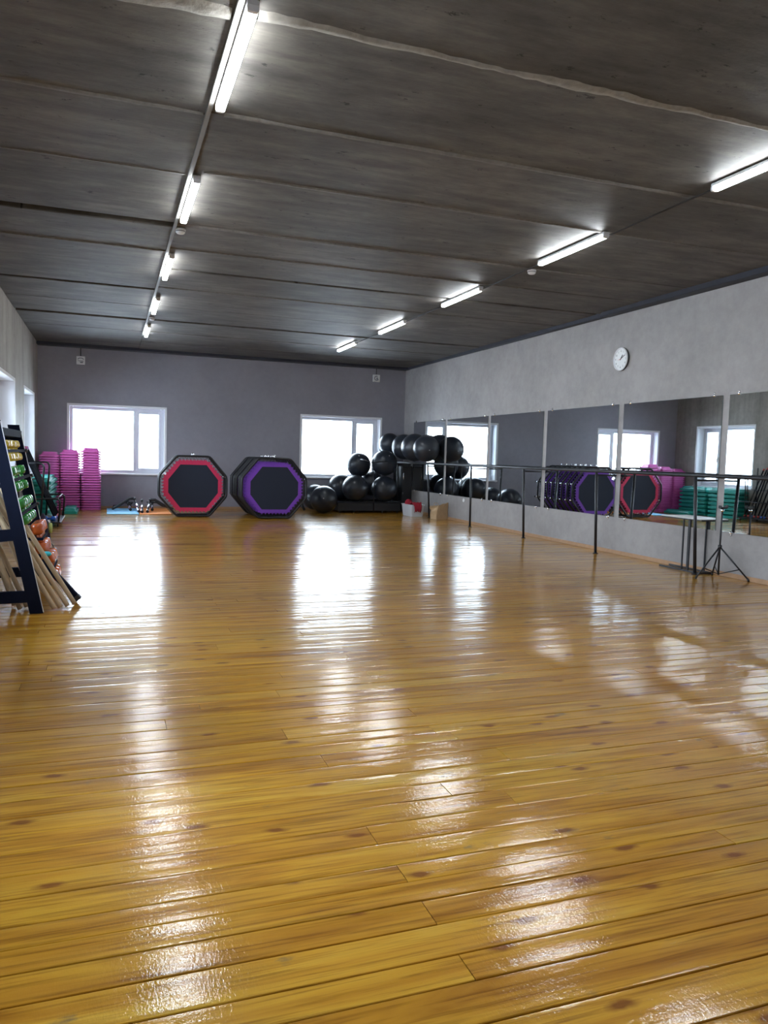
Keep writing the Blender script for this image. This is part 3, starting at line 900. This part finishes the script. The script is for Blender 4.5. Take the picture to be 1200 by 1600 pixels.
# ================================================================ exercise balls, ball stand, corner cabinet
def ball(x, y, z, r, plug, lab):
    t = thing('exercise_ball', lab, 'ball', (x, y, z), group='black exercise balls')
    prof = []
    for i in range(25):
        a = PI*i/24
        rr_ = r*(1+0.0025*math.cos(a*26)*(1 if 0.5 < a < PI-0.5 else 0))
        prof.append((rr_*math.sin(a) if 0 < i < 24 else 0, -rr_*math.cos(a)))
    ax = Vector((plug[0]*0.3+0.2, plug[1]*0.2+0.9, 0.25))
    MB().lathe(prof, 40, align((0, 0, 0), ax)).build('ball_skin', M['ball'], t)
    d = Vector(plug).normalized()
    MB().lathe([(0, 0.004), (0.010, 0.003), (0.014, -0.002), (0.014, -0.006), (0, -0.006)], 12, align(d*r, d)).build('plug', M['plug'], t)
ball(4.56, 16.72, 0.312, 0.310, (-0.3, -1, 0.15), 'black exercise ball on the floor, in front beside purple trampolines')
ball(4.59, 17.62, 0.312, 0.300, (-0.2, 1, 0.2), 'black exercise ball on the floor, half hidden behind another')
ball(5.22, 17.62, 0.570, 0.305, (0.2, 1, 0.1), 'black exercise ball on the stand, behind and against the wall')
ball(5.39, 17.02, 0.565, 0.308, (0.1, 1, 0.3), 'black exercise ball on the stand, front row near the floor balls')
ball(6.11, 17.04, 0.556, 0.302, (0.8, 0.4, 0.1), 'black exercise ball on the stand, front row near the cabinet')
ball(5.99, 17.64, 0.670, 0.290, (0.2, 1, 0.2), 'black exercise ball glimpsed in the gap between stacked balls')
ball(5.61, 17.50, 1.105, 0.290, (-0.2, -0.7, 0.8), 'black exercise ball on the upper tier, seen against bright window')
ball(6.12, 17.10, 1.163, 0.302, (0.1, -0.8, 0.6), 'black exercise ball on upper tier, directly under the raised row')
ball(6.43, 17.63, 1.625, 0.265, (0.2, -1, 0.1), 'black exercise ball in the raised row, deepest in the corner')
ball(6.60, 17.08, 1.560, 0.300, (0.3, 1, 0.4), 'black exercise ball in the raised row, second from the corner')
ball(6.605, 16.42, 1.545, 0.316, (0.2, 1, 0.3), 'black exercise ball in the raised row, third from the corner')
ball(6.615, 15.76, 1.518, 0.292, (-0.15, -1, -0.12), 'black exercise ball in raised row, resting foremost on the barre')

t = thing('ball_stand', 'low black stand holding the stacked exercise balls', 'stand', (5.70, 17.30, 0))
W2, D2 = 0.77, 0.42
MB().cbox(-W2, W2, -D2, D2, 0.045, 0.235, 0.01).build('tray', M['black_plastic'], t)
e = MB()
e.tube([(-W2, -D2, 0.250), (W2, -D2, 0.250), (W2, D2, 0.250), (-W2, D2, 0.250)], 0.014, 8, closed=True).build('edge_rail', M['black_metal'], t)
for x in (-0.70, -0.37, 0.33, 0.70):
    for y in (-D2+0.03, D2-0.03):
        MB().tube([(x, y, 0.002), (x, y, 0.055)], 0.020, 8, r2=0.026).build('leg', M['black_metal'], t)
MB().tube([(0.10, -D2-0.016, 0.01), (0.10, -D2-0.016, 0.60), (0.07, -D2+0.05, 1.17)], 0.010, 8).build('pole', M['black_metal'], t)
MB().tube([(-0.20, -D2+0.14, 1.24), (-0.15, -D2+0.02, 1.22), (0.07, -D2+0.05, 1.17), (0.28, -D2-0.10, 1.21), (0.36, -D2-0.12, 1.215)], 0.010, 8).build('crossbar', M['black_metal'], t)

t = thing('corner_cabinet', 'tall narrow black cabinet tucked behind the barre end', 'cabinet', (6.782, 17.56, 0))
MB().cbox(-0.130, 0.130, -0.25, 0.34, 0.06, 1.105, 0.008).build('body', M['black_plastic'], t)
d_ = MB().cbox(-0.122, 0.122, -0.262, -0.251, 0.08, 1.09, 0.004).build('door', M['black_metal'], t)
MB().tube([(-0.10, -0.275, 0.78), (-0.10, -0.285, 0.80), (-0.10, -0.285, 0.92), (-0.10, -0.275, 0.94)], 0.006, 6).build('handle', M['chrome'], d_)
for x in (-0.11, 0.11):
    for y in (-0.21, 0.28): MB().tube([(x, y, 0.002), (x, y, 0.062)], 0.018, 8).build('foot', M['black_plastic'], t)

# ================================================================ bin of red cloths and paper bag
t = thing('storage_bin', 'pale frosted plastic bin with red cloths inside', 'bin', (6.46, 16.06, 0))
b = MB()
o0 = lambda s_, z: [(x*s_, y*s_, z) for x, y, _ in rrect(0.17, 0.30, 0.04, 0)]
b.loft([o0(0.86, 0.002), o0(1.0, 0.25), o0(1.05, 0.252), o0(1.05, 0.268), o0(0.985, 0.268), o0(0.85, 0.012)], True, True).build('tub', M['bin'], t)
def cloth(name, lab, loc, sx, sy, sz, seed):
    r = random.Random(seed); n = 12
    ph = [r.uniform(0, 6) for _ in range(6)]
    rings = []
    for k in range(6):
        f = k/5; z = sz*math.sin(f*PI/2); s_ = math.cos(f*PI/2*0.93)
        rings.append([(sx*s_*math.cos(2*PI*j/n)*(1+0.22*math.sin(3*2*PI*j/n+ph[k])), sy*s_*math.sin(2*PI*j/n)*(1+0.22*math.sin(2*2*PI*j/n+ph[k])), z+0.03*sz*math.sin(j*2.1+ph[k])) for j in range(n)])
    o = MB().loft(rings, True, True, True).build(name, M['red_cloth']); o.location = loc
    tag(o, lab, 'cloth', 'red cloths in the bin')
cloth('folded_cloth', 'bright red crumpled cloth heaped at the bin corner', (6.40, 16.20, 0.20), 0.10, 0.10, 0.17, 3)
t2 = thing('draped_cloth', 'dark red cloth hanging over the bin edge', 'cloth', (6.44, 15.732, 0.280), group='red cloths in the bin')
vs = []; fs = []; nx = 9; prof = [(0.20, -0.02), (0.14, 0.03), (0.06, 0.045), (0.0, 0.012), (-0.022, -0.03), (-0.030, -0.10), (-0.028, -0.15)]
for i in range(nx):
    u = i/(nx-1)-0.5
    for j, (y, z) in enumerate(prof):
        vs.append((u*(0.26-0.02*j)+0.01*math.sin(j*1.7), y+0.010*math.sin(i*1.9+j), z+0.012*math.cos(i*2.3+j*0.6)-(0.05*abs(u) if j > 4 else 0)))
L_ = len(prof)
for i in range(nx-1):
    for j in range(L_-1): fs.append((i*L_+j, (i+1)*L_+j, (i+1)*L_+j+1, i*L_+j+1))
cl_o = MB().add(vs, fs, True).build('fabric', M['red_cloth'], t2)
sm = cl_o.modifiers.new('thickness', 'SOLIDIFY'); sm.thickness = 0.008; sm.offset = 1.0

t = thing('paper_bag', 'crumpled open brown paper bag against the mirror wall', 'bag', (6.74, 15.22, 0), (0, 0, 0.25))
r = random.Random(5)
def bagring(sx, sy, z, j):
    out = []
    for k, (x, y, _) in enumerate(rrect(0.16, 0.11, 0.02, 0)):
        out.append((x*sx+r.uniform(-j, j), y*sy+r.uniform(-j, j), z+r.uniform(-j, j)))
    return out
b0 = [(x, y, 0.003) for x, y, _ in rrect(0.16, 0.11, 0.02, 0)]
top_ = [(x, y, z+0.16*x-0.10*y) for x, y, z in bagring(1.02, 1.0, 0.30, 0.030)]
outer = [b0, bagring(1.0, 1.0, 0.09, 0.012), bagring(0.96, 1.06, 0.19, 0.020), top_]
inner = [[(x*0.93, y*0.93, z) for x, y, z in outer[3]], [(x*0.90, y*0.90, z) for x, y, z in outer[2]], [(x*0.88, y*0.88, 0.03) for x, y, z in outer[1]]]
MB().loft(outer+inner, True, True).build('bag_body', M['paper'], t)
for s_ in (-1, 1):
    MB().tube([(-0.06, s_*0.105, 0.28), (-0.05, s_*0.13, 0.33), (0.0, s_*0.15, 0.345), (0.05, s_*0.13, 0.33), (0.06, s_*0.105, 0.28)], 0.005, 6).build('handle', M['paper'], t)

# ================================================================ mats and trampoline handlebars
for name, lab, x0, x1, mat in (('exercise_mat', 'light blue foam mat flat on the floor by the back wall', -0.04, 0.575, 'blue_mat'), ('exercise_mat', 'orange foam mat flat on the floor beside the blue one', 0.60, 1.22, 'orange_mat')):
    tag(MB().cbox(-(x1-x0)/2, (x1-x0)/2, -0.82, 0.82, 0.0, 0.010, 0.003).build(name, M[mat], None, ((x0+x1)/2, 17.09, 0.003)), lab, 'mat', 'foam mats')
def handlebar(lab, x, y, rot, lift, spreads, droop):
    t = thing('trampoline_handlebar', lab, 'handlebar', (x, y, 0.013), (0, 0, rot), 'black trampoline handlebars')
    # chrome post slopes from the mat up to the T grip
    MB().tube([(0, -0.56, 0.028), (0, 0.10, lift)], 0.027, 10).build('post', M['chrome'], t)
    MB().tube([(0, -0.58, 0.030), (0, -0.52, 0.035)], 0.030, 10).build('post_cap', M['black_plastic'], t)
    MB().tube([(0, 0.08, lift), (0, 0.15, lift+0.03)], 0.026, 10).build('joint', M['black_plastic'], t)
    for s_, spread in zip((-1, 1), spreads):
        if spread <= 0: continue
        MB().tube([(0, 0.13, lift+0.02), (s_*0.10, 0.15, lift+0.015), (s_*spread*0.6, 0.14, lift*0.55), (s_*spread, 0.10, droop)], 0.030, 8).build('grip', M['black_plastic'], t)
handlebar('trampoline handlebar with chrome post lying on the mats, outermost on blue', 0.53, 17.13, 0.10, 0.235, (0.46, 0), 0.034)
handlebar('trampoline handlebar with chrome post lying between the two mats', 0.66, 17.02, -0.03, 0.20, (0, 0), 0.12)
handlebar('trampoline handlebar with chrome post lying on orange mat', 0.82, 17.10, -0.12, 0.215, (0, 0.48), 0.034)
handlebar('trampoline handlebar at the back of the mats, grips toward pink steps', 0.40, 17.62, 0.05, 0.12, (0.30, 0.05), 0.05)
handlebar('trampoline handlebar at the back of mats, grips toward red trampolines', 0.90, 17.62, -0.05, 0.13, (0.05, 0.36), 0.05)
handlebar('trampoline handlebar on the floor between purple trampolines and balls', 4.04, 17.10, -0.35, 0.22, (0.16, 0.16), 0.03)

# ================================================================ dumbbell rack
PX = lambda z: -0.53-0.20*z           # x of the leaning upright at height z
Y0, Y1 = 6.52, 7.85
t = thing('dumbbell_rack', 'tall dark leaning rack with rows of coloured dumbbells', 'rack', (0, 0, 0))
def slant_board(mb, y, z0, z1, w, th, off=0.0):
    vs = []
    for z in (z0, z1):
        for dx, dy in ((-w/2, -th/2), (w/2, -th/2), (w/2, th/2), (-w/2, th/2)): vs.append((PX(z)+off+dx, y+dy, z))
    mb.add(vs, [(3,2,1,0), (4,5,6,7), (0,1,5,4), (1,2,6,5), (2,3,7,6), (3,0,4,7)])
for y in (Y0, Y1):
    m_ = MB(); slant_board(m_, y, 0.002, 1.50, 0.098, 0.045); up_ = m_.build('upright', M['navy_board'], t)
    m_ = MB(); slant_board(m_, y-0.020, 0.010, 1.49, 0.005, 0.006, 0.0515); m_.build('edge_highlight', M['housing'], up_)  # specular glint along the upright's corner, modelled as a pale sliver
    m_ = MB(); m_.box(-1.37, -1.31, y-0.022, y+0.022, 0.002, 1.40); m_.build('rear_upright', M['navy_board'], t)
    for z, dz in ((0.135, -0.015), (0.62, -0.05)):
        m_ = MB(); vs = []
        for x, zz in ((-1.32, z+dz), (PX(z)-0.03, z)):
            for a, b_ in ((-0.02, -0.045), (0.02, -0.045), (0.02, 0.045), (-0.02, 0.045)): vs.append((x, y+a, zz+b_))
        m_.add(vs, [(3,2,1,0), (4,5,6,7), (0,1,5,4), (1,2,6,5), (2,3,7,6), (3,0,4,7)]); m_.build('crossbar', M['navy_board'], t)
m_ = MB(); m_.box(-1.34, PX(1.38), Y1-0.02, Y1+0.02, 1.36, 1.42); m_.build('crossbar', M['navy_board'], t)
MB().box(PX(1.42)-0.055, PX(1.42)+0.05, Y0, Y1+0.03, 1.385, 1.445).build('top_rail', M['navy_board'], t)
RAILS = [(1.265, 0.012), (1.040, 0.012), (0.775, 0.014), (0.530, 0.075), (0.280, 0.110)]
for z, off in RAILS:
    ya = Y0 if z > 0.61 else 7.02
    ye = Y1 if z > 0.61 else 7.50
    fr_ = MB().box(PX(z)+off+0.030, PX(z)+off+0.040, ya, ye, z-0.012, z+0.012).build('front_rail', M['navy_board'], t)
    if z < 0.4:
        hv = [(PX(zz)+oo-0.085+dx, 7.02+dy, zz) for zz, oo in ((0.264, 0.110), (0.530, 0.075), (0.791, 0.014)) for dx, dy in ((0, 0), (0.012, 0), (0.012, 0.024), (0, 0.024))]
        MB().loft([hv[0:4], hv[4:8], hv[8:12]]).build('hanger', M['navy_board'], t)
    if z < 0.61: MB().box(PX(z)+off-0.085, PX(z)+off+0.030, 7.02, 7.036, z-0.012, z+0.012).build('rail_arm', M['navy_board'], t)
    if z > 0.9: MB().box(PX(z)-0.062+off, PX(z)-0.044+off, Y0, Y1, z-0.060, z-0.030).build('rear_rail', M['navy_board'], t)
    MB().lathe([(0, 0.012), (0.016, 0.010), (0.016, -0.02), (0, -0.02)], 10, align((PX(z)+0.060, Y1-0.01, z), (1, 0, 0))).build('bolt', M['black_plastic'], t)
def dumbbell_proto(name, r, ln, mat):
    d = thing(name, 'x', 'dumbbell')
    hl = ln*0.37
    for s_ in (-1, 1):
        prof = [(0, hl*0), (r*0.55, 0.0), (r*0.93, hl*0.14), (r, hl*0.34), (r, hl*0.70), (r*0.90, hl*0.92), (r*0.6, hl), (0, hl)]
        A_ = align((0, 0, s_*(ln/2-hl)), (0, 0, s_))
        MB().lathe(prof, 12, A_).build('head', mat, d)
    MB().lathe([(0, -ln/2+hl*0.8), (r*0.40, -ln/2+hl*0.8), (r*0.40, ln/2-hl*0.8), (0, ln/2-hl*0.8)], 12).build('handle', mat, d)
    return d
tilt = math.atan(-0.20)
rng = lambda a, b, n: [a+(b-a)*k/(n-1) for k in range(n)]
dbs = [('yellow', 0, rng(6.64, 7.36, 6), 0.040, 0.170, 'top row of the rack'),
       ('green', 1, [6.66, 6.80, 6.94, 7.34], 0.042, 0.205, 'upper green row of the rack'),
       ('green', 2, rng(6.80, 7.40, 5), 0.046, 0.210, 'lower green row of the rack'),
       ('orange', 3, rng(7.09, 7.44, 4), 0.052, 0.262, 'upper orange row of the rack'),
       ('orange', 4, rng(7.11, 7.43, 3), 0.056, 0.245, 'lowest row of the rack')]
for colr, ri, ys, r_, ln, where in dbs:
    p = dumbbell_proto('dumbbell', r_, ln, M[colr+'_db'])
    z, off = RAILS[ri]
    for k, y in enumerate(ys):
        o = p if k == 0 else copy_tree(p)
        o.location = (PX(z)+off+0.030-r_*0.42-0.001, y, z); o.rotation_euler = (0, tilt, rr.uniform(0, 0.5))
        o['label'] = 'glossy %s dumbbell, %s from the viewer in the %s' % (colr, ORD[k], where)
        o['group'] = '%s dumbbells on the rack' % colr
# turquoise cloth between the two orange rows
m_ = MB(); m_.lathe([(0, -0.02), (0.035, -0.016), (0.042, 0.0), (0.030, 0.016), (0, 0.02)], 10, Matrix.Translation((0, 0, 0)) @ Matrix.Diagonal((1, 1.3, 1, 1)))
tag(m_.build('wrist_band', M['cyan'], None, (PX(0.41)+0.115, 7.02, 0.405)), 'turquoise band tucked between the orange dumbbell rows', 'band')
# patterned band hanging at the far end of the rack
t = thing('resistance_band', 'dark patterned stretch band hanging at the far rack end', 'band', (PX(0.6)+0.065, Y1+0.06, 0.62))
m_ = MB(); pts = [(0.0, 0, 0.04), (0.028, 0, -0.04), (0.036, 0, -0.14), (0.045, 0, -0.24), (0.03, 0, -0.30), (0.0, 0, -0.24), (-0.01, 0, -0.12), (-0.012, 0, 0.0)]
m_.tube(pts, 0.026, 8, closed=True).build('loop', M['band_print'], t)
MB().lathe([(0, -0.05), (0.016, -0.045), (0.02, 0), (0.016, 0.045), (0, 0.05)], 10, Matrix.Translation((0.062, -0.01, -0.08))).build('grip', M['band_lime'], t)
MB().tube([(0.05, 0, -0.20), (0.085, 0, -0.25), (0.10, 0, -0.36), (0.09, 0, -0.47), (0.06, 0, -0.49)], 0.004, 6).build('cord', M['cable'], t)

# wooden sticks leaning through the rack
STK = [((-0.41, 6.60), (-0.86, 6.62, 0.86)), ((-0.365, 6.64), (-0.86, 6.68, 0.93)), ((-0.315, 6.68), (-0.84, 6.74, 0.93)), ((-0.265, 6.76), (-0.82, 6.86, 0.97)),
       ((-0.62, 6.72), (-1.02, 6.64, 1.02)), ((-0.72, 6.80), (-1.02, 6.72, 0.96)), ((-0.55, 6.78), (-0.98, 6.78, 1.16)), ((-0.66, 6.62), (-1.06, 6.57, 1.10))]
SL = ['pale wooden stick, %s in the fan leaning past the rack foot' % ORD[i] for i in range(4)] + ['pale wooden stick, %s inside the dark rack frame' % ORD[i] for i in range(4)]
for k, ((x, y), top) in enumerate(STK):
    a = Vector((x, y, 0.022)); b = Vector(top)
    t = thing('exercise_stick', SL[k], 'stick', a, group='pale wooden sticks')
    d = b-a
    MB().tube([(0, 0, 0), d*0.02, d*0.98, d], 0.0195, 10).build('shaft', M['stick'], t)
    MB().lathe([(0, 0.006), (0.017, 0.004), (0.0195, -0.004), (0, -0.006)], 10, align((0, 0, 0), -d)).build('end', M['stick'], t)
a = Vector((-0.245, 6.93, 0.030)); b = Vector((-0.53, 6.965, 0.36)); d = b-a
t = thing('padded_bar', 'dark square-ended bar leaning beside the pale sticks', 'bar', a, group=None)
Mx = align((0, 0, 0), d)
MB().cbox(-0.026, 0.026, -0.026, 0.026, 0.0, d.length, 0.006, Mx).build('shaft', M['navy_board'], t)
MB().cbox(-0.029, 0.029, -0.029, 0.029, -0.012, 0.03, 0.005, Mx).build('end_cap', M['black_plastic'], t)

# ================================================================ bar cart with body bars
t = thing('bar_cart', 'black tubular cart with looped frame holding weighted bars', 'cart', (0, 0, 0))
def arc(pts_, n=6, rad=0.09):
    out = [Vector(pts_[0])]
    for i in range(1, len(pts_)-1):
        p0, p, p1 = Vector(pts_[i-1]), Vector(pts_[i]), Vector(pts_[i+1])
        a_ = p+(p0-p).normalized()*min(rad, (p0-p).length*0.48); b_ = p+(p1-p).normalized()*min(rad, (p1-p).length*0.48)
        for k in range(n+1):
            u = k/n; out.append(a_.lerp(p, u).lerp(p.lerp(b_, u), u))
    out.append(Vector(pts_[-1])); return out
for y in (13.59, 13.66, 14.82, 14.89):
    MB().tube(arc([(-1.37, y, 1.04), (-0.99, y, 1.045), (-1.05, y, 0.10)]), 0.014, 8).build('upper_hoop', M['black_metal'], t)
for y in (13.59, 14.89):
    MB().tube(arc([(-1.37, y, 0.45), (-0.745, y, 0.475), (-0.775, y, 0.075)]), 0.016, 8).build('lower_hoop', M['black_metal'], t)
    MB().tube([(-1.37, y, 1.30), (-1.37, y, 0.09)], 0.016, 8).build('rear_post', M['black_metal'], t)
for x, z in ((-1.37, 1.04), (-1.37, 0.45), (-1.20, 0.76), (-0.79, 0.475)):
    MB().tube([(x, 13.59, z), (x, 14.89, z)], 0.011, 8).build('long_rail', M['black_metal'], t)
MB().cbox(-1.38, -0.74, 13.55, 14.93, 0.070, 0.092, 0.004).build('shelf', M['black_metal'], t)
for x in (-1.33, -0.79):
    for y in (13.66, 14.78):
        w_ = MB().lathe([(0, -0.012), (0.024, -0.012), (0.030, -0.006), (0.030, 0.006), (0.024, 0.012), (0, 0.012)], 16, align((x, y, 0.032), (1, 0, 0))).build('caster_wheel', M['black_plastic'], t)
        MB().box(x-0.018, x+0.018, y-0.015, y+0.015, 0.050, 0.072).build('caster_fork', M['chrome'], w_)
cols = ['red', 'blue', 'red', 'blue', 'blue', 'red', 'red', 'blue', 'red', 'red']
for k in range(10):
    y = 13.78+0.102*k
    a = Vector((-0.83-0.006*(k % 3), y, 0.095)); b = Vector((-1.335, y+0.04*math.sin(k*1.3), 1.27+0.012*(k % 3)))
    d = b-a; a = a+Vector((0, 0, 0.014))
    t = thing('body_bar', 'black weighted bar with %s ends, %s from the viewer on the cart' % (cols[k], ORD[k]), 'bar', a, group='weighted bars on the cart')
    MB().tube([d*0.03, d*0.97], 0.0155, 10).build('shaft', M['bar_rubber'], t)
    for f0, f1 in ((0.0, 0.035), (0.965, 1.0)): MB().tube([d*f0, d*f1], 0.0185, 10).build('end_cap', M[cols[k]+'_cap'], t)
p = dumbbell_proto('hand_weight', 0.040, 0.20, M['blue_db'])
for k, (x, y) in enumerate(((-1.18, 13.66), (-0.92, 13.72))):
    o = p if k == 0 else copy_tree(p)
    o.location = (x, y, 0.134); o.rotation_euler = (0, PI/2, 0.15-0.3*k)
    o['label'] = ['blue dumbbell on the cart shelf, close to the wall', 'blue dumbbell on the cart shelf, at its open edge'][k]; o['group'] = 'blue dumbbells on the cart shelf'
t = thing('foam_roller', 'white foam roller lying on the floor before the cart', 'roller', (-1.05, 13.30, 0.073), (0, PI/2, 0.25))
MB().lathe([(0.030, -0.16), (0.068, -0.16), (0.071, -0.155), (0.071, 0.155), (0.068, 0.16), (0.030, 0.16)], 24).build('foam', M['foam'], t)
MB().lathe([(0.031, -0.158), (0.031, 0.158)], 16).build('core', M['black_plastic'], t)

# ================================================================ side table and tripod by the mirrors
t = thing('side_table', 'low narrow side table with pale top and thin black legs', 'table', (6.78, 7.68, 0))
xa, xb = -0.065, 0.122
MB().cbox(xa-0.004, xb+0.010, -0.30, 0.42, 0.655, 0.667, 0.003).build('table_top', M['table_top'], t)
fr = MB(); fr.tube([(xa, -0.30, 0.648), (xb, -0.30, 0.648), (xb, 0.40, 0.648), (xa, 0.40, 0.648)], 0.010, 4, closed=True, smooth=False)
fr.build('top_frame', M['black_metal'], t)
for x, y in ((xa, 0.00), (xa, -0.11), (xb, 0.12), (xb, -0.18)):
    MB().box(x-0.008, x+0.008, y-0.008, y+0.008, 0.02, 0.648).build('leg', M['black_metal'], t)
MB().box(xa-0.011, xa+0.011, -0.31, 0.40, 0.003, 0.024).build('base_bar', M['black_metal'], t)
MB().box(xb-0.011, xb+0.011, -0.31, 0.44, 0.003, 0.024).build('base_bar', M['black_metal'], t)
MB().box(xa, xb, -0.31, -0.288, 0.003, 0.024).build('base_bar', M['black_metal'], t)

t = thing('phone_tripod', 'small black phone tripod standing by the mirrors', 'tripod', (6.70, 7.05, 0))
hub = Vector((0, 0, 0.375))
feet = [Vector((-0.30, 0.03, 0.012)), Vector((0.205, -0.255, 0.012)), Vector((0.13, 0.235, 0.012))]
MB().tube([(0, 0, 0.045), (0, 0, 0.55), (0.006, 0, 0.80)], 0.011, 8).build('center_pole', M['black_metal'], t)
MB().tube([(0, 0, 0.35), (0, 0, 0.395)], 0.022, 10).build('collar', M['black_plastic'], t)
for f in feet:
    lg = MB().tube([hub, f], 0.0095, 8).build('leg', M['black_metal'], t)
    MB().tube([f+(hub-f)*0.05, f-Vector((0, 0, 0.010))], 0.012, 8).build('rubber_foot', M['black_plastic'], lg)
    MB().tube([(0, 0, 0.055), hub.lerp(f, 0.68)], 0.006, 6).build('brace', M['black_metal'], t)
MB().lathe([(0, -0.02), (0.016, -0.016), (0.020, 0), (0.016, 0.016), (0, 0.02)], 12, Matrix.Translation((0.006, 0, 0.80))).build('ball_head', M['chrome'], t)
c = MB(); c.cbox(-0.030, 0.065, -0.018, 0.018, 0.818, 0.842, 0.004); c.cbox(-0.038, -0.026, -0.022, 0.022, 0.822, 0.856, 0.003); c.cbox(0.062, 0.072, -0.022, 0.022, 0.830, 0.862, 0.003)
c.build('phone_clamp', M['black_plastic'], t)
